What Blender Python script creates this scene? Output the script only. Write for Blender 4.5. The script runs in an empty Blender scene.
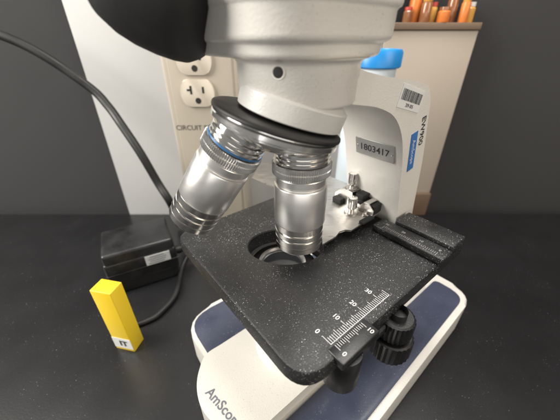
import bpy, bmesh, math, random
from mathutils import Vector, Matrix
random.seed(4)
scene=bpy.context.scene
scene.view_settings.view_transform='Standard'
scene.view_settings.look='None'
scene.view_settings.exposure=0
COL=scene.collection
# ---------------------------------------------------------------- camera maths (cm)
PITCH=math.radians(31); FPX=285.0
CAM=Vector((-0.867,-10.2,8.56))
FW=Vector((0,math.cos(PITCH),-math.sin(PITCH))); UP=Vector((0,math.sin(PITCH),math.cos(PITCH)))
YAW=math.radians(39)
E1=Vector((math.cos(YAW),math.sin(YAW),0)); E3=Vector((math.sin(YAW),-math.cos(YAW),0)); EZ=Vector((0,0,1))
def W(s,t,z): return E1*s+E3*t+EZ*z
def ray(u,v): return Vector(((u-280)/FPX,0,0))-UP*((v-210)/FPX)+FW
def pz(u,v,z):
    r=ray(u,v); return CAM+r*((z-CAM.z)/r.z)
def py(u,v,y):
    r=ray(u,v); return CAM+r*((y-CAM.y)/r.y)
def pd(u,v,d): return CAM+ray(u,v)*d
def loc(p): return (p.dot(E1),p.dot(E3),p.z)
def plt(u,v,t):
    r=ray(u,v); return CAM+r*((t-CAM.dot(E3))/r.dot(E3))
def pls(u,v,s):
    r=ray(u,v); return CAM+r*((s-CAM.dot(E1))/r.dot(E1))
# ---------------------------------------------------------------- materials
def nd(nt,t,**k):
    n=nt.nodes.new(t)
    for a,b in k.items(): setattr(n,a,b)
    return n
def mat(name,col,rough=0.5,metal=0.0,var=0.06,vscale=60,bump=0.0,bscale=900,speck=0.0,spscale=900,coat=0.0,roughvar=0.1,spec=0.5,stretch=None,spcol=(.60,.62,.65),spth=.42):
    m=bpy.data.materials.new(name); m.use_nodes=True; nt=m.node_tree
    b=nt.nodes['Principled BSDF']; L=nt.links.new
    tc=nd(nt,'ShaderNodeTexCoord'); src=tc.outputs['Object']
    if stretch:
        mp=nd(nt,'ShaderNodeMapping'); mp.inputs['Scale'].default_value=stretch; L(src,mp.inputs['Vector']); nsrc=mp.outputs['Vector']
    else: nsrc=src
    n=nd(nt,'ShaderNodeTexNoise'); n.inputs['Scale'].default_value=vscale; n.inputs['Detail'].default_value=6; L(nsrc,n.inputs['Vector'])
    r=nd(nt,'ShaderNodeMapRange'); r.inputs['From Min'].default_value=.3; r.inputs['From Max'].default_value=.7
    r.inputs['To Min'].default_value=1-var; r.inputs['To Max'].default_value=1+var; L(n.outputs['Fac'],r.inputs['Value'])
    mx=nd(nt,'ShaderNodeVectorMath',operation='SCALE'); mx.inputs[0].default_value=col; L(r.outputs[0],mx.inputs['Scale'])
    colout=mx.outputs[0]
    rr=nd(nt,'ShaderNodeMapRange'); rr.inputs['From Min'].default_value=.3; rr.inputs['From Max'].default_value=.7
    rr.inputs['To Min'].default_value=max(.02,rough-roughvar); rr.inputs['To Max'].default_value=min(1,rough+roughvar); L(n.outputs['Fac'],rr.inputs['Value'])
    L(rr.outputs[0],b.inputs['Roughness'])
    if speck>0:
        prev=colout
        nm=nd(nt,'ShaderNodeTexNoise'); nm.inputs['Scale'].default_value=60; nm.inputs['Detail'].default_value=5; L(src,nm.inputs['Vector'])
        nr=nd(nt,'ShaderNodeMapRange'); nr.inputs['From Min'].default_value=.35; nr.inputs['From Max'].default_value=.65; nr.inputs['To Min'].default_value=.5; nr.inputs['To Max'].default_value=1.15; L(nm.outputs['Fac'],nr.inputs['Value'])
        for sc,br in ((spscale,.85),(spscale*1.7,.7)):
            v=nd(nt,'ShaderNodeTexVoronoi'); v.inputs['Scale'].default_value=sc; L(src,v.inputs['Vector'])
            sx=nd(nt,'ShaderNodeSeparateColor'); L(v.outputs['Color'],sx.inputs[0])
            pw=nd(nt,'ShaderNodeMath',operation='POWER'); pw.inputs[1].default_value=3.0; L(sx.outputs[0],pw.inputs[0])
            ml=nd(nt,'ShaderNodeMath',operation='MULTIPLY'); ml.inputs[1].default_value=spth*speck; L(pw.outputs[0],ml.inputs[0])
            mm=nd(nt,'ShaderNodeMath',operation='MULTIPLY'); L(ml.outputs[0],mm.inputs[0]); L(nr.outputs[0],mm.inputs[1])
            lt=nd(nt,'ShaderNodeMath',operation='LESS_THAN'); L(v.outputs['Distance'],lt.inputs[0]); L(mm.outputs[0],lt.inputs[1])
            mu=nd(nt,'ShaderNodeMath',operation='MULTIPLY'); L(lt.outputs[0],mu.inputs[0])
            m2=nd(nt,'ShaderNodeMath',operation='MULTIPLY'); m2.inputs[1].default_value=br; L(sx.outputs[1],m2.inputs[0]); L(m2.outputs[0],mu.inputs[1])
            mc=nd(nt,'ShaderNodeMix',data_type='RGBA'); L(mu.outputs[0],mc.inputs[0]); L(prev,mc.inputs[6]); mc.inputs[7].default_value=(*spcol,1)
            prev=mc.outputs[2]
        colout=prev
    L(colout,b.inputs['Base Color'])
    b.inputs['Metallic'].default_value=metal
    b.inputs['Specular IOR Level'].default_value=spec
    b.inputs['Coat Weight'].default_value=coat; b.inputs['Coat Roughness'].default_value=.15
    if bump>0:
        n2=nd(nt,'ShaderNodeTexNoise'); n2.inputs['Scale'].default_value=bscale; n2.inputs['Detail'].default_value=3; L(nsrc,n2.inputs['Vector'])
        bp=nd(nt,'ShaderNodeBump'); bp.inputs['Strength'].default_value=bump; bp.inputs['Distance'].default_value=.0003; L(n2.outputs['Fac'],bp.inputs['Height']); L(bp.outputs[0],b.inputs['Normal'])
    return m
M_white=mat('white_enamel',(.62,.60,.56),.32,0,.02,40,.3,1400,coat=.2,roughvar=.05,speck=.9,spscale=2000,spcol=(.24,.23,.21),spth=.35)
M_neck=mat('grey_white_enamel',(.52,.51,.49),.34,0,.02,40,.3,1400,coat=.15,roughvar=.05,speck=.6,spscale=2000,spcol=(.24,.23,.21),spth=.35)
M_white2=mat('white_enamel_arm',(.62,.60,.56),.36,0,.025,40,.3,1400,coat=.1,speck=.8,spscale=1800,spcol=(.22,.21,.19),spth=.35)
M_black=mat('black_paint_speckled',(.010,.010,.0105),.40,0,.3,80,.45,2600,speck=1.0,spscale=1900,roughvar=.07,spth=.36,spec=.5)
M_blackp=mat('black_plastic',(.010,.010,.011),.38,0,.3,100,.15,1800,speck=.4,spscale=1600)
M_rubber=mat('black_rubber',(.010,.0095,.0095),.5,0,.3,60,.1,1200,spec=.4)
M_eye=mat('matte_black_plastic',(.012,.0115,.0115),.6,0,.15,60,.1,1200,spec=.35)
M_table=mat('black_table_laminate',(.011,.011,.012),.32,0,.12,30,.12,900,speck=.3,spscale=900,roughvar=.015)
M_satin=mat('satin_aluminium',(.90,.885,.86),.31,.92,.015,60,.0,roughvar=.02,stretch=(1,1,6))
M_chrome=mat('polished_chrome',(.86,.85,.83),.13,.96,.02,70,0,roughvar=.03)
M_knurl=mat('knurled_metal',(.78,.77,.75),.24,.96,.05,200,0,roughvar=.04)
M_dchrome=mat('bright_nickel',(.80,.78,.75),.18,1,.05,150,0,roughvar=.04)
M_blue=mat('blue_ring_paint',(.03,.14,.32),.35,0,.05,80)
M_bluecap=mat('blue_cap_plastic',(.01,.20,.52),.35,0,.05,80)
M_navy=mat('navy_panel_paint',(.045,.052,.085),.35,0,.12,40,.15,1200,speck=.5,spscale=1400,coat=.2)
M_wallL=mat('pale_grey_wall_paint',(.46,.46,.455),.6,0,.04,6,.2,120)
M_wallR=mat('beige_wall_paint',(.34,.295,.245),.6,0,.05,6,.2,120)
M_trim=mat('brown_trim',(.13,.085,.055),.5,0,.15,20)
M_wallD=mat('dark_grey_wall_paint',(.045,.045,.046),.9,0,.02,4,.0,120,spec=.1)
M_strip=mat('cream_metal_raceway',(.42,.375,.31),.4,0,.04,12,.08,300)
M_outlet=mat('cream_outlet_plastic',(.54,.485,.405),.35,0,.03,30)
M_dark=mat('slot_black',(.008,.008,.008),.7,0,.1,40)
M_mark=mat('white_scale_ink',(.66,.66,.66),.6,0,.2,500)
M_mark2=mat('worn_scale_ink',(.34,.34,.34),.6,0,.2,500)
M_ink=mat('dark_ink',(.03,.03,.035),.6,0,.1,200)
M_blueink=mat('blue_ink',(.04,.14,.38),.5,0,.1,200)
M_greyink=mat('grey_ink',(.14,.15,.18),.5,0,.1,200)
M_label=mat('white_label_paper',(.64,.65,.64),.5,0,.05,60)
M_plate=mat('silver_serial_plate',(.40,.40,.39),.38,.6,.08,60,.15,800)
M_sheet=mat('brushed_steel_sheet',(.48,.465,.445),.32,.95,.12,120,.14,2500,stretch=(1,6,1),roughvar=.06)
M_yellow=mat('yellow_card',(.76,.53,.02),.45,0,.05,30)
M_orange=mat('orange_plastic',(.60,.17,.03),.4,0,.2,40)
M_amber=mat('amber_plastic',(.62,.32,.06),.35,0,.2,40)
M_brown=mat('brown_glass',(.25,.10,.04),.15,0,.2,40,coat=.5)
M_redl=mat('red_lid',(.45,.05,.03),.4,0,.1,40)
M_bottle=mat('pale_blue_plastic',(.50,.57,.62),.4,0,.06,30)
M_glass=mat('dark_lens_glass',(.03,.032,.036),.08,0,.04,60,coat=.6)
# ---------------------------------------------------------------- object helpers
WL={}
def empty(name,p,**props):
    o=bpy.data.objects.new(name,None); o.empty_display_size=.01; COL.objects.link(o)
    o.location=Vector(p)*.01; WL[o.name]=Vector(p)*.01
    for k,v in props.items(): o[k]=v
    return o
def mk(name,vf,mats,parent=None,angle=35,bevel=0,origin=None,flat=False,**props):
    vs,fs=vf[0],vf[1]; fm=vf[2] if len(vf)>2 else None
    P=[Vector(v)*.01 for v in vs]
    if origin is None:
        lo=Vector((min(p.x for p in P),min(p.y for p in P),min(p.z for p in P))); hi=Vector((max(p.x for p in P),max(p.y for p in P),max(p.z for p in P)))
        o0=Vector(((lo.x+hi.x)/2,(lo.y+hi.y)/2,lo.z))
    else: o0=Vector(origin)*.01
    me=bpy.data.meshes.new(name); me.from_pydata([p-o0 for p in P],[],fs)
    if not isinstance(mats,(list,tuple)): mats=[mats]
    for m in mats: me.materials.append(m)
    if fm:
        for i,p in enumerate(me.polygons): p.material_index=fm[i]
    me.validate()
    bm=bmesh.new(); bm.from_mesh(me)
    if not flat: bmesh.ops.recalc_face_normals(bm,faces=bm.faces)
    bm.to_mesh(me); bm.free()
    if not flat:
        for p in me.polygons: p.use_smooth=True
        me.set_sharp_from_angle(angle=math.radians(angle))
    ob=bpy.data.objects.new(name,me); COL.objects.link(ob)
    WL[ob.name]=o0
    if parent:
        ob.parent=parent; ob.location=o0-WL[parent.name]
    else: ob.location=o0
    for k,v in props.items(): ob[k]=v
    return ob
def join(*parts):
    V=[];F=[];Mi=[]
    for i,p in enumerate(parts):
        o=len(V); V+=list(p[0]); F+=[[a+o for a in f] for f in p[1]]
        Mi+= (p[2] if len(p)>2 else [0]*len(p[1]))
    return V,F,Mi
def setm(vf,i): return vf[0],vf[1],[i]*len(vf[1])
def frame(ax):
    ax=Vector(ax).normalized()
    a=Vector((1,0,0)) if abs(ax.x)<.8 else Vector((0,1,0))
    x=(a-ax*a.dot(ax)).normalized(); return x,ax.cross(x),ax
def lathe(prof,o,ax=(0,0,1),seg=96):
    o=Vector(o); x,y,z=frame(ax); V=[];F=[];rings=[]
    for p in prof:
        r,h=p[0],p[1]; rib=p[2] if len(p)>2 else 0
        if r<1e-6:
            V.append(o+z*h); rings.append([len(V)-1]); continue
        ids=[]
        for i in range(seg):
            a=2*math.pi*i/seg; q=r-(rib if i%2 else 0)
            V.append(o+x*(q*math.cos(a))+y*(q*math.sin(a))+z*h); ids.append(len(V)-1)
        rings.append(ids)
    for A,B in zip(rings,rings[1:]):
        if len(A)==1 and len(B)==1: continue
        for i in range(seg):
            j=(i+1)%seg
            if len(A)==1: F.append([A[0],B[i],B[j]])
            elif len(B)==1: F.append([A[i],A[j],B[0]])
            else: F.append([A[i],A[j],B[j],B[i]])
    return V,F
def box(c,hx,hy,hz,bev=0.05,ax=(Vector((1,0,0)),Vector((0,1,0)),Vector((0,0,1))),seg=3):
    bm=bmesh.new(); bmesh.ops.create_cube(bm,size=2)
    for v in bm.verts: v.co=Vector((v.co.x*hx,v.co.y*hy,v.co.z*hz))
    if bev: bmesh.ops.bevel(bm,geom=list(bm.edges),offset=bev,segments=seg,profile=.5,affect='EDGES')
    c=Vector(c); V=[c+ax[0]*v.co.x+ax[1]*v.co.y+ax[2]*v.co.z for v in bm.verts]
    bm.verts.index_update(); F=[[v.index for v in f.verts] for f in bm.faces]; bm.free(); return V,F
LAX=(E1,E3,EZ)
def lbox(s0,s1,t0,t1,z0,z1,bev=.05):
    return box(W((s0+s1)/2,(t0+t1)/2,(z0+z1)/2),abs(s1-s0)/2,abs(t1-t0)/2,abs(z1-z0)/2,bev,LAX)
def wbox(x0,x1,y0,y1,z0,z1,bev=.05):
    return box(((x0+x1)/2,(y0+y1)/2,(z0+z1)/2),(x1-x0)/2,(y1-y0)/2,(z1-z0)/2,bev)
def prism(pts,d,bev=0,seg=3):
    bm=bmesh.new(); n=len(pts); d=Vector(d)
    a=[bm.verts.new(p) for p in pts]; b=[bm.verts.new(Vector(p)+d) for p in pts]
    fa=bm.faces.new(a); fb=bm.faces.new(b[::-1])
    for i in range(n): bm.faces.new([a[i],b[i],b[(i+1)%n],a[(i+1)%n]])
    if bev:
        es=list(set(list(fa.edges)+list(fb.edges)))
        bmesh.ops.bevel(bm,geom=es,offset=bev,segments=seg,profile=.5,affect='EDGES')
    bm.verts.index_update(); V=[v.co.copy() for v in bm.verts]; F=[[v.index for v in f.verts] for f in bm.faces]; bm.free(); return V,F
def round_poly(pts,r,n=6):
    out=[];N=len(pts)
    for i,p in enumerate(pts):
        ri=r[i] if isinstance(r,(list,tuple)) else r
        p=Vector(p); a=Vector(pts[i-1])-p; b=Vector(pts[(i+1)%N])-p
        if ri<=0: out.append(p); continue
        k=min(ri,a.length*.49,b.length*.49)
        A=p+a.normalized()*k; B=p+b.normalized()*k
        for j in range(n+1):
            t=j/n; out.append(A*(1-t)**2+p*2*t*(1-t)+B*t*t)
    return out
def tube(pts,r,seg=12,sub=8):
    P=[Vector(p) for p in pts]; S=[]
    Q=[P[0]*2-P[1]]+P+[P[-1]*2-P[-2]]
    for i in range(1,len(Q)-2):
        for k in range(sub):
            t=k/sub; a,b,c,d=Q[i-1],Q[i],Q[i+1],Q[i+2]
            S.append(.5*((2*b)+(c-a)*t+(2*a-5*b+4*c-d)*t*t+(-a+3*b-3*c+d)*t**3))
    S.append(P[-1]); V=[];F=[]; prev=None
    for i,p in enumerate(S):
        d=(S[min(i+1,len(S)-1)]-S[max(i-1,0)]).normalized()
        if prev is None: x,y,_=frame(d)
        else:
            x=(prev-d*prev.dot(d)).normalized(); y=d.cross(x)
        prev=x
        for j in range(seg):
            a=2*math.pi*j/seg; V.append(p+x*r*math.cos(a)+y*r*math.sin(a))
    for i in range(len(S)-1):
        for j in range(seg):
            k=(j+1)%seg; F.append([i*seg+j,i*seg+k,(i+1)*seg+k,(i+1)*seg+j])
    F.append(list(range(seg))[::-1]); F.append([(len(S)-1)*seg+j for j in range(seg)]); return V,F
def text(name,body,size,o,xd,yd,m,parent,align='CENTER',bold=0,**props):
    cu=bpy.data.curves.new('txt','FONT'); cu.body=body; cu.size=size; cu.align_x=align; cu.align_y='CENTER'; cu.offset=bold; cu.resolution_u=3
    ob=bpy.data.objects.new('txt',cu); COL.objects.link(ob)
    dg=bpy.context.evaluated_depsgraph_get(); me=bpy.data.meshes.new_from_object(ob.evaluated_get(dg))
    o=Vector(o); xd=Vector(xd).normalized(); yd=Vector(yd).normalized()
    V=[o+xd*v.co.x+yd*v.co.y for v in me.vertices]; F=[list(p.vertices) for p in me.polygons]
    bpy.data.objects.remove(ob); bpy.data.meshes.remove(me)
    if name is None: return V,F
    return mk(name,(V,F),m,parent,flat=True,**props)
def quad(o,xd,yd,w,h):
    o=Vector(o); return [o-xd*w/2-yd*h/2,o+xd*w/2-yd*h/2,o+xd*w/2+yd*h/2,o-xd*w/2+yd*h/2],[[0,1,2,3]]

# ================================================================= SETTING
TZ=-9.5
mk('table',wbox(-60,60,-26,18.95,TZ-3,TZ,.15),M_table,kind='structure')
mk('wall',wbox(-80,80,21,24,TZ-20,60,0),M_wallD,kind='structure')
mk('wall',wbox(-19.0,8.2,19,20.9,TZ-3,40,.1),M_wallL,kind='structure')
mk('wall',wbox(8.25,16.4,19,20.9,TZ-3,9.2,.1),M_wallR,kind='structure')
mk('skirting_board',wbox(8.3,16.4,18.6,18.98,TZ+.02,-6.6,.06),M_trim,kind='structure')

# ================================================================= MICROSCOPE
mic=empty('microscope',W(2,0,TZ),label='white and black laboratory microscope with two silver objectives on black table',category='microscope')
def lpoly(pts,z): return [W(p[0],p[1],z) for p in pts]
wing=round_poly([(-4.5,-6.1),(12.5,-5.4),(12.5,5.0),(-4.0,5.45)],[2.2,1.5,1.5,2.2])
tong=round_poly([(-3.5,-2.35),(-4.5,-2.4),(-5.5,-1.3),(-5.85,0),(-5.5,1.3),(-4.5,2.4),(-3.5,2.35),(11.0,2.35),(11.0,-2.35)],[.3,.8,.9,.9,.9,.8,.3,.5,.5])
base=mk('base',join(prism(lpoly(wing,TZ+.15),EZ*2.35,.25),prism(lpoly(tong,TZ+.15),EZ*3.2,.55,5)),M_white,mic,label='white enamel base with raised centre tongue')
pan=round_poly([(-4.15,-5.8),(11.8,-5.1),(11.8,-2.55),(-4.15,-2.55)],[2.0,1,.3,.3])
mk('base_panel',prism(lpoly(pan,-7.12),EZ*.17,.05),M_navy,base)
pan=round_poly([(-3.6,5.05),(11.8,4.65),(11.8,2.55),(-3.6,2.55)],[1.9,1,.3,.3])
mk('base_panel',prism(lpoly(pan,-7.12),EZ*.17,.05),M_navy,base)
for (s,t) in ((-3.2,-3.8),(-3.0,3.8),(10.3,-4),(10.3,4)):
    mk('rubber_foot',lathe([(0,0),(.6,0),(.65,.05),(.65,.2),(0,.2)],W(s,t,TZ),seg=32),M_rubber,base)
zt=TZ+.15+3.2+.012
A=pz(208,390,zt); B=pz(233,419,zt); xd=(B-A).normalized(); yd=EZ.cross(xd)
text('lettering','AmScope',.62,A,xd,yd,M_greyink,base,align='LEFT',bold=.008)
mk('lamp_housing',lathe([(2.3,-6.4),(2.25,-6.1),(2.0,-5.2),(1.85,-4.5),(1.7,-4.3),(1.5,-4.2),(0,-4.2)],W(0,0,0)),M_white,mic)
# ---- arm
T0,T1=-1.9,1.4
prof=[(8.3,-7.2),(7.9,-2),(7.4,0),(6.9,3.4),(6.35,5.4),(6.1,6.35),(5.6,6.95),(4.4,7.2),(2.4,7.45),(.9,7.75),(0,8.2),(-.1,6.9),(2.2,6.5),(3.4,6.05),(4.15,5.35),(4.65,4.5),(5.0,3.4),(5.3,2),(5.65,.8),(5.7,-7.2)]
prof=[tuple(p) for p in round_poly(prof,[.3,.9,.9,.9,.6,.5,.6,.6,.6,.5,.2,.3,.6,.6,.6,.6,.6,.6,.5,.3],4)]
arm=mk('arm',prism([W(p[0],T0,p[1]) for p in prof],E3*(T1-T0),.28,5),M_white2,mic,angle=40)
nrm=(W(-1,0,-.27)).normalized(); upd=EZ-nrm*EZ.dot(nrm); upd.normalize()
P=pls(375,149,4.80)
PC=P+nrm*.03
sp=mk('serial_plate',box(PC,1.08,.45,.05,.02,(E3,upd,nrm)),M_plate,arm)
for q in (-.97,.97): mk('plate_pin',lathe([(.05,0),(.05,.03),(0,.05)],PC+E3*q+nrm*.045,nrm,16),M_dchrome,sp)
text('serial_digits','1803417',.48,PC+nrm*.062,E3,upd,M_ink,sp,bold=.004)
ZT=T1
bc=plt(411,99,ZT); xd=(plt(425,103,ZT)-plt(397,93,ZT)).normalized(); yd=E3.cross(xd); yd=yd if yd.z>0 else -yd
lab=mk('barcode_label',box(bc+E3*.012,.92,.42,.012,.0,(xd,yd,E3)),M_label,arm)
V=[];F=[]
x=-.8
while x<.8:
    w=random.choice([.015,.02,.035,.05])
    q=quad(bc+E3*.032+xd*(x+w/2)+yd*.08,xd,yd,w,.40); F.append([i+len(V) for i in range(4)]); V+=q[0]; x+=w+random.choice([.02,.03,.04])
mk('barcode_bars',(V,F),M_ink,lab,flat=True)
text('label_text','209-005',.2,bc+E3*.034-yd*.27,xd,yd,M_ink,lab)
c=plt(422,131,ZT); dn=(plt(415,185,ZT)-plt(427,110,ZT)).normalized(); yv=E3.cross(dn)
yv=yv if yv.dot(E1)>0 else -yv
text('model_lettering','EW900',.46,c+E3*.014,dn,yv,M_ink,arm,bold=.006)
c=plt(412,152,ZT)
st=mk('blue_sticker',box(c+E3*.012,.95,.25,.012,0,(dn,yv,E3)),M_blueink,arm)
text('sticker_lettering','AmScope',.32,c+E3*.03,dn,yv,M_label,st)
# ---- head: one moulded block, stacked smooth loops
def head_loop(d,z):
    pts=[(-2.6-d,-3.75-d),(2.5+d,-3.2-d),(2.55+d,1.85+d),(-2.55-d,1.9+d)]
    return lpoly([tuple(p) for p in round_poly(pts,[1.1,1.2,1.5,1.7],14)],z)
levels=[(-.50,8.06),(-.32,8.08),(-.24,8.14),(-.21,8.24),(-.20,8.40),(-.17,8.46),(-.08,8.50),(-.02,8.56),(.0,8.66),(.01,9.26),(.04,9.33),(.09,9.37),(.11,9.45),(.15,11.5),(.15,13.0),(-.1,13.3)]
HV=[];HF=[]
for d_,z_ in levels: HV+=head_loop(d_,z_)
n_=len(HV)//len(levels)
for i in range(len(levels)-1):
    for j in range(n_):
        k=(j+1)%n_; HF.append([i*n_+j,i*n_+k,(i+1)*n_+k,(i+1)*n_+j])
HF.append(list(range(n_))[::-1]); HF.append([(len(levels)-1)*n_+j for j in range(n_)])
head=mk('head',(HV,HF),M_white,mic,angle=60)
HC=Vector((-.27,.17,0))
collar=mk('head_collar',lathe([(0,6.75),(1.8,6.75),(1.9,6.78),(1.95,6.86),(1.95,7.5),(1.98,7.54),(1.98,7.92),(2.04,8.02),(2.2,8.08),(0,8.12)],HC,seg=128),M_white,mic,angle=50)
q=pd(279,69,7.7); d=(q-(HC+EZ*q.z)); d.z=0; d.normalize(); q=HC+EZ*7.78+d*1.965
mk('set_screw',lathe([(.15,-.02),(.15,.015),(.12,.022),(.05,.024),(0,.024)],q,d,24),M_dark,collar)
mk('screw_rim',lathe([(.15,-.02),(.155,.03),(.18,.035),(.2,-.02)],q,d,32),M_white,collar)
# ---- eyepiece tube
a=pd(207,6,8.2); b=pd(105,-62,7.9); ax=(b-a).normalized()
mk('eyepiece_tube',lathe([(0,-.25),(1.2,-.25),(1.5,-.18),(1.68,0),(1.8,.3),(1.92,.8),(2.0,1.4),(2.0,1.9),(1.9,2.4),(1.65,2.8),(1.2,3.05),(0,3.15)],a,ax,96),M_eye,mic,angle=60)
# ---- turret: flat disc, chrome rim and conical chrome underside
al=math.radians(17); hd=math.radians(190)
TA=Vector((math.sin(al)*math.cos(hd),math.sin(al)*math.sin(hd),-math.cos(al)))
TC=Vector((-1.03,-.35,5.92)); up_=-TA
tur=mk('objective_turret',lathe([(0,-.50),(1.25,-.50),(1.3,-.48),(1.98,-.14),(2.03,-.10),(2.03,-.04),(2.16,-.02),(2.2,.01),(2.2,.15),(2.17,.18),(2.06,.19),(2.06,.30),(0,.30)],TC,up_,144),M_chrome,mic,angle=20)
mk('grip_ring',lathe([(2.0,.24),(2.19,.245),(2.23,.265),(2.24,.31),(2.23,.36),(2.19,.385),(2.05,.39),(1.4,.395),(0,.40)],TC,up_,144),M_rubber,tur,angle=50)
nk=TC+up_*.36
mk('turret_mount',lathe([(1.80,.0),(1.84,.03),(1.86,.6),(1.6,.85),(0,.85)],nk+(Vector((HC.x,HC.y,0))-Vector((nk.x,nk.y,0)))*.6,up_,96),M_neck,tur)
# ---- objectives
def objective(o,ax,L,blue,nm='objective',**props):
    k=L/4.5
    def S(l): return [(p[0],p[1]*k)+tuple(p[2:]) for p in l]
    ob=mk(nm,lathe(S([(0,1.1),(.98,1.1),(1.0,1.12),(1.03,1.16),(1.03,1.40),(.97,1.44),(.97,1.5),(1.05,1.53),(1.07,1.57),(1.07,3.14),(1.05,3.2),(.99,3.22),(0,3.22)]),o,ax,128),M_satin,mic,angle=30,**props)
    mk('mount_collar',lathe([(1.0,-.4)]+S([(1.0,.05),(.93,.06),(.93,.1),(1.03,.12),(1.05,.14),(1.05,.24),(1.02,.26),(.95,.27),(.95,.31),(1.05,.33),(1.05,.40),(.97,.42),(.97,.46),(1.06,.48),(1.06,.56),(.95,.58),(0,.58)]),o,ax,96),M_chrome,ob,angle=30)
    if blue: mk('colour_ring',lathe(S([(.9,.475),(1.08,.48),(1.08,.545),(.9,.55)]),o,ax,96),M_blue,ob)
    mk('knurled_ring',lathe(S([(.9,.59),(1.08,.61,0.0),(1.14,.64,.05),(1.14,.80,.05),(1.10,.82,.05),(1.10,.84,.05),(1.14,.86,.05),(1.14,1.04,.05),(1.08,1.08,0),(.9,1.10)]),o,ax,168),M_knurl,ob,angle=20)
    mk('nose_cone',lathe(S([(.95,3.2),(1.03,3.25),(1.03,3.5),(.96,3.52),(.96,3.57),(1.03,3.59),(1.03,3.8),(.96,3.82),(.96,3.87),(1.02,3.89),(1.02,4.12),(.96,4.14),(.96,4.18),(1.0,4.2),(1.0,4.42),(.93,4.5),(.4,4.5),(.34,4.42),(0,4.42)]),o,ax,96),M_dchrome,ob,angle=25)
    return ob
objective(Vector((-.04,0,5.25)),(0,0,-1),4.5,False,label='upright silver objective above the stage opening')
Q=pd(243,130,10.0); Tp=pd(192,218,12.2)
objective(Q,(Tp-Q),(Tp-Q).length,True,label='tilted silver objective with a blue ring')

# ---- stage plate with opening
def stage_plate(z1,th,outer,inner,bev=.1):
    bm=bmesh.new()
    def off(loop,d):
        n=len(loop);out=[]
        for i in range(n):
            a,b=Vector(loop[i-1]),Vector(loop[(i+1)%n]); e=(b-a).normalized(); out.append(Vector(loop[i])+Vector((-e.y,e.x))*d)
        return out
    def ring(l,z): return [bm.verts.new(W(p[0],p[1],z)) for p in l]
    R=[ring(off(outer,bev),z1),ring(off(outer,bev*.3),z1-bev*.3),ring(outer,z1-bev),ring(outer,z1-th+bev),ring(off(outer,bev),z1-th)]
    I=[ring(off(inner,-.0),z1),ring(off(inner,.05),z1-.05),ring(off(inner,.05),z1-th)]
    for S in (R,I):
        for A,B in zip(S,S[1:]):
            n=len(A)
            for i in range(n): bm.faces.new([A[i],A[(i+1)%n],B[(i+1)%n],B[i]])
    for a,b in ((R[0],I[0]),(R[-1],I[-1])):
        es=[]
        for l in (a,b):
            for i in range(len(l)):
                e=bm.edges.get([l[i],l[(i+1)%len(l)]]); es.append(e)
        bmesh.ops.triangle_fill(bm,edges=es,use_beauty=True)
    bm.verts.index_update(); V=[v.co.copy() for v in bm.verts]; F=[[v.index for v in f.verts] for f in bm.faces]; bm.free(); return V,F
def area(l): return sum(l[i-1][0]*l[i][1]-l[i][0]*l[i-1][1] for i in range(len(l)))/2
outer=[tuple(p) for p in round_poly([(-3.8,-5.2),(-3.8,4.4),(7.6,4.4),(7.6,-5.2)][::-1],[.8,.8,1.1,.8],8)]
if area(outer)<0: outer=outer[::-1]
hc=Vector((-.6,.75,0)); inner=[]
for i in range(64):
    a=2*math.pi*i/64; p=hc+Vector((1.85*math.cos(a),1.4*math.sin(a),0)); s_,t_,_=loc(p); inner.append((s_,t_))
if area(inner)<0: inner=inner[::-1]
STH=.8
stage=mk('stage',stage_plate(0,STH,outer,inner,.13),M_black,mic,angle=30,label='black speckled square stage with round opening')
mk('stage_bracket',join(lbox(1.9,6.0,-2.6,2.6,-1.6,-STH-.02,.1),lbox(4.3,5.6,-2.2,1.9,-4,-1.4,.1)),M_blackp,stage)
cd=Vector((-.75,.75,0))
mk('condenser',join(setm(lathe([(1.75,-3.2),(1.75,-1.3),(1.6,-1.15),(1.25,-1.1),(1.2,-1.15)],cd),0),setm(lathe([(1.2,-1.13),(1.18,-1.0),(1.06,-.98),(1.0,-1.1)],cd),1),setm(lathe([(1.0,-1.12),(.6,-1.05),(0,-1.02)],cd),2)),[M_blackp,M_satin,M_glass],stage)
V=[];F=[]
def addq(c,xd,yd,w,h):
    q=quad(c,xd,yd,w,h); F.append([i+len(V) for i in range(4)]); V.extend(q[0])
s0=-2.2; du=.095
for i in range(0,36):
    ln=.40 if i%10==0 else (.32 if i%5==0 else .24)
    addq(W(s0+i*du,3.98-ln/2,.006),E1,E3,.018,ln)
addq(W(s0+17.5*du,3.99,.006),E1,E3,35*du+.02,.018)
for i,n in enumerate(('0','10','20','30')):
    tv=text(None,n,.27,W(s0+i*10*du,3.36,.006),E3,E1,None,None,bold=.003); o=len(V); V+=tv[0]; F+=[[a+o for a in f] for f in tv[1]]
mk('stage_scale',(V,F),M_mark,stage,flat=True)
vb=mk('vernier_block',lbox(-2.45,-.55,4.06,4.72,-.3,.05,.04),M_blackp,stage)
V=[];F=[]
for i in range(16):
    ln=.24 if i%5==0 else .16
    addq(W(-2.15+i*.09,4.1+ln/2,.056),E1,E3,.016,ln)
for i,n in enumerate(('0','10')):
    tv=text(None,n,.24,W(-2.15+i*15*.09,4.50,.056),E3,E1,None,None,bold=.002); o=len(V); V+=tv[0]; F+=[[a+o for a in f] for f in tv[1]]
mk('vernier_scale',(V,F),M_mark,vb,flat=True)
def ribbed(o,r,z0,z1,parent,nm='stage_knob'):
    return mk(nm,lathe([(0,z0),(r-.12,z0),(r-.03,z0-.04,.03),(r,z0-.12,.08),(r,z1+.12,.08),(r-.04,z1+.03,.03),(r-.14,z1),(0,z1)],o,(0,0,1),52),M_blackp,parent,angle=25)
mk('drive_post',lathe([(0,-.4),(.62,-.45),(.66,-.6),(.66,-2.05),(.6,-2.15),(0,-2.15)],W(-1.7,4.2,0),seg=64),M_blackp,stage)
ribbed(W(1.15,4.5,0),.72,-.7,-1.65,stage)
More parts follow.
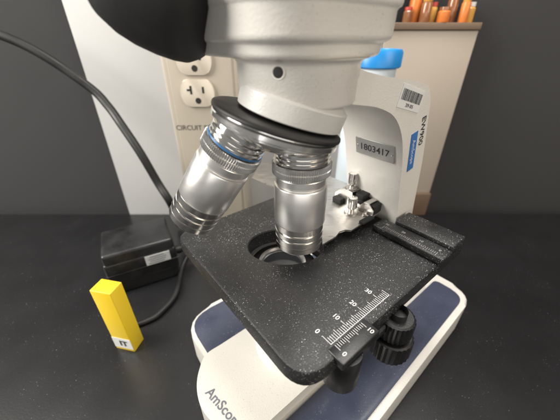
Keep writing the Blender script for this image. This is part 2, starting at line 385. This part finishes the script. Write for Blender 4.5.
ribbed(W(1.15,4.5,0),.87,-1.72,-2.75,stage)
mk('knob_shaft',lathe([(.35,-.4),(.35,-2.85),(.25,-2.95),(0,-2.95)],W(1.15,4.5,0),seg=32),M_blackp,stage)
mk('drive_housing',lbox(-1.9,1.9,3.3,4.5,-1.2,-STH-.02,.08),M_blackp,stage)
# rail with X scale
rail=mk('stage_rail',join(lbox(4.3,5.25,.9,4.5,.03,.38,.06),lbox(5.3,6.6,1.55,4.45,.03,.55,.06)),M_black,stage)
V=[];F=[]
for i in range(0,31):
    ln=.26 if i%10==0 else (.2 if i%5==0 else .14)
    addq(W(4.62-ln/2,1.4+i*.09,.386),E3,E1,.015,ln)
for i,n in enumerate(('30','20','10','0')):
    tv=text(None,n,.2,W(4.84,1.4+i*.9,.386),E3,E1,None,None,bold=.0); o=len(V); V+=tv[0]; F+=[[a+o for a in f] for f in tv[1]]
mk('rail_scale',(V,F),M_mark2,rail,flat=True)
# slide holder with curved notches in its edge
pts=[(322,246),(336,238),(339,233),(345,231),(351,232),(379,214),(376,208),(370,200),(350,186),(326,176),(300,168),(262,163),(252,179),(268,186),(296,193),(320,207)]
cl=[pz(u,v,.38) for u,v in pts]
clip=mk('slide_holder',prism(cl,EZ*.1,.02,2),M_sheet,stage,label='brushed steel slide holder plate with notched edge')
def screw(c,r,h,parent):
    mk('thumb_screw',lathe([(r*.55,0),(r*.55,h*.3),(r*.9,h*.32,.0),(r,h*.38,.04),(r,h*.9,.04),(r*.88,h*.97),(r*.5,h),(0,h)],c,(0,0,1),36),M_dchrome,parent,angle=25)
    mk('screw_washer',lathe([(r*1.35,0),(r*1.35,.05),(r*1.25,.07),(0,.07)],c,seg=32),M_sheet,parent)
screw(W(4.2,-.45,.48),.27,.95,clip)
mk('clip_wall',join(
   prism([W(4.72,t,z) for t,z in ((-2.1,.48),(.55,.48),(.55,.8),(.25,1.08),(-.1,1.08),(-.3,.80),(-.75,.80),(-.9,1.3),(-1.7,1.3),(-2.1,.9))],E1*.06,.015,1),
   lbox(4.74,5.5,-1.65,-.95,1.26,1.32,.015),lbox(4.74,5.5,-.08,.22,1.04,1.1,.015)),M_sheet,clip)
mk('clip_block',join(lbox(4.86,5.55,-1.9,.5,.49,1.0,.04),lbox(4.9,5.5,-.8,-.3,.95,1.3,.03),lbox(4.35,4.7,-1.95,-1.35,.49,.8,.04),lbox(3.7,4.6,.45,.75,.49,.62,.03)),M_dark,clip)
screw(W(5.12,-1.3,1.33),.25,.95,clip)
screw(W(4.5,.2,.48),.10,.14,clip)

# ================================================================= BACKGROUND OBJECTS
YS=15.2
rx0,rx1=-10.35,-4.2
pr=empty('power_outlet_strip',(-7.3,17,TZ),label='cream metal vertical power outlet strip mounted on pale wall',category='power strip')
mk('housing',join(wbox(rx0,rx1,YS,19,TZ+.05,26,.25),wbox(rx0+.5,rx1-.5,YS-.12,YS+.1,TZ+1,25,.08)),M_strip,pr)
def outlet(u,v):
    c=py(u,v,YS-.12)
    f=[]
    for i in range(40):
        a=2*math.pi*i/40; f.append((1.4*math.cos(a),max(-1.05,min(1.05,1.4*math.sin(a)))))
    ob=mk('outlet',prism([Vector((c.x+p[0],YS-.32,c.z+p[1])) for p in f],Vector((0,.3,0)),.06,2),M_outlet,pr)
    Y=YS-.335
    S=join(quad((c.x-.5,Y,c.z+.25),Vector((1,0,0)),EZ,.17,.65),quad((c.x+.5,Y,c.z+.25),Vector((1,0,0)),EZ,.17,.5),quad((c.x-.68,Y-.004,c.z+.25),Vector((1,0,0)),EZ,.3,.16))
    g=[Vector((c.x+.24*math.cos(a*math.pi/10),Y,c.z-.58+.24*math.sin(a*math.pi/10))) for a in range(20)]
    S=join(S[:2],(g,[list(range(20))]))
    mk('outlet_slots',S[:2],M_dark,ob,flat=True)
outlet(194,60); outlet(198,93)
text('strip_lettering','CIRCUIT BREAKER',.60,py(176,128,YS-.13),(1,0,0),(0,0,1),M_ink,pr,align='LEFT',bold=.004)
mk('strip_screw',lathe([(.18,0),(.18,.05),(.1,.09),(0,.09)],py(217,113,YS-.12),(0,-1,0),24),M_dchrome,pr)
c1=[py(-40,20,16),py(30,48,16.4),py(88,86,16.5),py(108,106,16),py(123,127,15),py(141,154,14),py(158,183,13.6),py(171,204,13),pz(179,224,TZ+.4)]
mk('power_cable',tube(c1,.36),M_rubber,label='thick black power cable hanging against pale wall',category='cable')
ac=pz(150,286,TZ)
yaw=math.radians(28); AX=(Vector((math.cos(yaw),math.sin(yaw),0)),Vector((-math.sin(yaw),math.cos(yaw),0)),EZ)
ad=empty('power_adapter',ac,label='black mains power adapter with white label on black table',category='power adapter')
acc=ac+AX[1]*2.1+EZ*2.05
body=mk('adapter_body',join(box(acc,2.7,2.0,1.1,.2,AX),box(acc-EZ*.05,2.62,1.94,2.0,.22,AX),box(acc+EZ*.0-AX[1]*0,2.73,2.03,.04,.02,AX)),M_blackp,ad)
mk('cord_grip',lathe([(.42,0),(.42,.3),(.36,.32),(.36,.4),(.40,.42),(.38,.7),(.32,.72),(.32,.8),(.34,.82),(.28,1.1),(0,1.1)],acc+AX[0]*2.5-EZ*.7,AX[0],24),M_rubber,ad)
fc=acc-AX[1]*2.045+AX[0]*1.2+EZ*.52
lb=mk('adapter_label',box(fc,.95,.45,.02,.0,(AX[0],EZ,-AX[1])),M_label,body)
V=[];F=[]
for i in range(4): addq(fc-AX[1]*.03+EZ*(.3-.2*i)-AX[0]*random.uniform(0,.15),AX[0],EZ,random.uniform(1.0,1.5),.06)
mk('label_print',(V,F),M_greyink,lb,flat=True)
c2=[acc+AX[0]*3.4-EZ*.7,acc+AX[0]*4.0-EZ*1.1,pz(182,268,TZ+.2),pz(176,294,TZ+.2),pz(160,313,TZ+.2),pz(149,320,TZ+.2),pz(136,325,TZ+.2)]
mk('adapter_cord',tube(c2,.2),M_rubber,ad)
# yellow box
yaw=math.radians(-12); YX=(Vector((math.cos(yaw),math.sin(yaw),0)),Vector((-math.sin(yaw),math.cos(yaw),0)),EZ)
k=pz(135,352,TZ)
yb=empty('card_box',k-YX[0]*.7+YX[1]*.5,label='narrow tall yellow card box with white label on black table',category='box')
yc=k-YX[0]*.7+YX[1]*.5+EZ*2.75
ybo=mk('box_body',box(yc,.7,.5,2.75,.05,YX),M_yellow,yb)
fc=yc-YX[1]*.512-EZ*2.0
mk('box_label',box(fc,.68,.5,.01,0,(YX[0],EZ,-YX[1])),M_label,ybo)
text('box_lettering','IT',.7,fc-YX[1]*.03+YX[0]*.1,YX[0],EZ,M_ink,ybo,bold=.02)
# blue capped bottle behind
bc=py(377,62,13.5)
bt=empty('bottle',(bc.x,bc.y,TZ),label='tall pale bottle with wide blue cap on black table',category='bottle')
top=py(377,49,13.5).z; mid=py(377,66,13.5).z
mk('bottle_body',lathe([(0,TZ),(1.9,TZ),(2.1,TZ+.3),(2.1,mid-3),(1.75,mid-2.2),(1.45,mid-1.6),(1.45,mid+.1),(0,mid+.1)],(bc.x,bc.y,0),seg=64),M_bottle,bt)
mk('bottle_cap',lathe([(1.6,mid-.1),(1.72,mid),(1.72,top-.2),(1.6,top),(1.35,top+.02),(1.3,top-.1),(0,top-.1)],(bc.x,bc.y,0),seg=80),M_bluecap,bt)
# ledge + jars on the low wall
mk('shelf',wbox(8.3,16.4,18.8,20.9,9.22,9.75,.05),M_trim,label='brown wooden ledge on top of beige wall',category='shelf')
cols=[(M_brown,M_redl,'brown','red'),(M_orange,M_label,'orange','white'),(M_brown,M_amber,'brown','amber'),(M_amber,M_redl,'amber','red'),(M_orange,M_brown,'orange','brown'),(M_brown,M_label,'brown','white'),(M_orange,M_amber,'orange','amber'),(M_amber,M_label,'amber','white')]
zb=9.75
for i,(a,b,na,nb) in enumerate(cols):
    x=10.0+i*.80+random.uniform(-.1,.1); yy=19.25+.8*(i%2); r=.36+.07*((i*5)%3); h=1.1+.4*((i*7)%4)
    j=empty('jar',(x,yy,zb),label='small %s jar with %s lid on brown wooden ledge'%(na,nb),category='jar',group='jars on the ledge')
    mk('jar_body',lathe([(0,zb+.01),(r*.9,zb+.01),(r,zb+.1),(r,zb+h*.7),(r*.75,zb+h*.8),(0,zb+h*.81)],(x,yy,0),seg=32),a,j)
    mk('jar_lid',lathe([(r*.8,zb+h*.78),(r*.86,zb+h*.80),(r*.86,zb+h),(0,zb+h)],(x,yy,0),seg=32),b,j)

# ================================================================= LIGHT
w=bpy.data.worlds.new('World'); scene.world=w; w.use_nodes=True
bg=w.node_tree.nodes['Background']; bg.inputs[0].default_value=(1,.98,.95,1); bg.inputs[1].default_value=.20
def arealight(name,p,target,sx,sy,e,col):
    l=bpy.data.lights.new(name,'AREA'); l.shape='RECTANGLE'; l.size=sx; l.size_y=sy; l.energy=e; l.color=col
    o=bpy.data.objects.new(name,l); COL.objects.link(o); p=Vector(p)*.01; o.location=p
    o.rotation_euler=(Vector(target)*.01-p).to_track_quat('-Z','Y').to_euler(); return o
arealight('window_light',(-66,-12,42),(0,0,2),.38,.55,13.5,(1,.96,.89))
arealight('ceiling_light',(10,10,75),(0,0,0),.5,.35,8,(1,.97,.92))
arealight('room_light',(60,-50,40),(0,0,2),.4,.5,4,(1,.87,.72))
arealight('chrome_fill_light',(5,-75,12),(0,0,3),.9,.3,1.5,(1,.97,.92))  # added low lamp behind the camera, puts bright highlights on the chrome
arealight('stage_sheen_light',(6,15,27),(1,-1,0),.22,.12,.45,(1,.95,.87))  # added small lamp above the view, gives the stage its sheen
# ================================================================= CAMERA
cd_=bpy.data.cameras.new('camera'); cam=bpy.data.objects.new('camera',cd_); COL.objects.link(cam)
cam.location=CAM*.01; cam.rotation_euler=(math.radians(90)-PITCH,0,0)
cd_.sensor_width=36; cd_.lens=FPX/560*36; cd_.clip_start=.005; cd_.clip_end=50
cd_.dof.use_dof=True; cd_.dof.focus_distance=.122; cd_.dof.aperture_fstop=12
scene.camera=cam
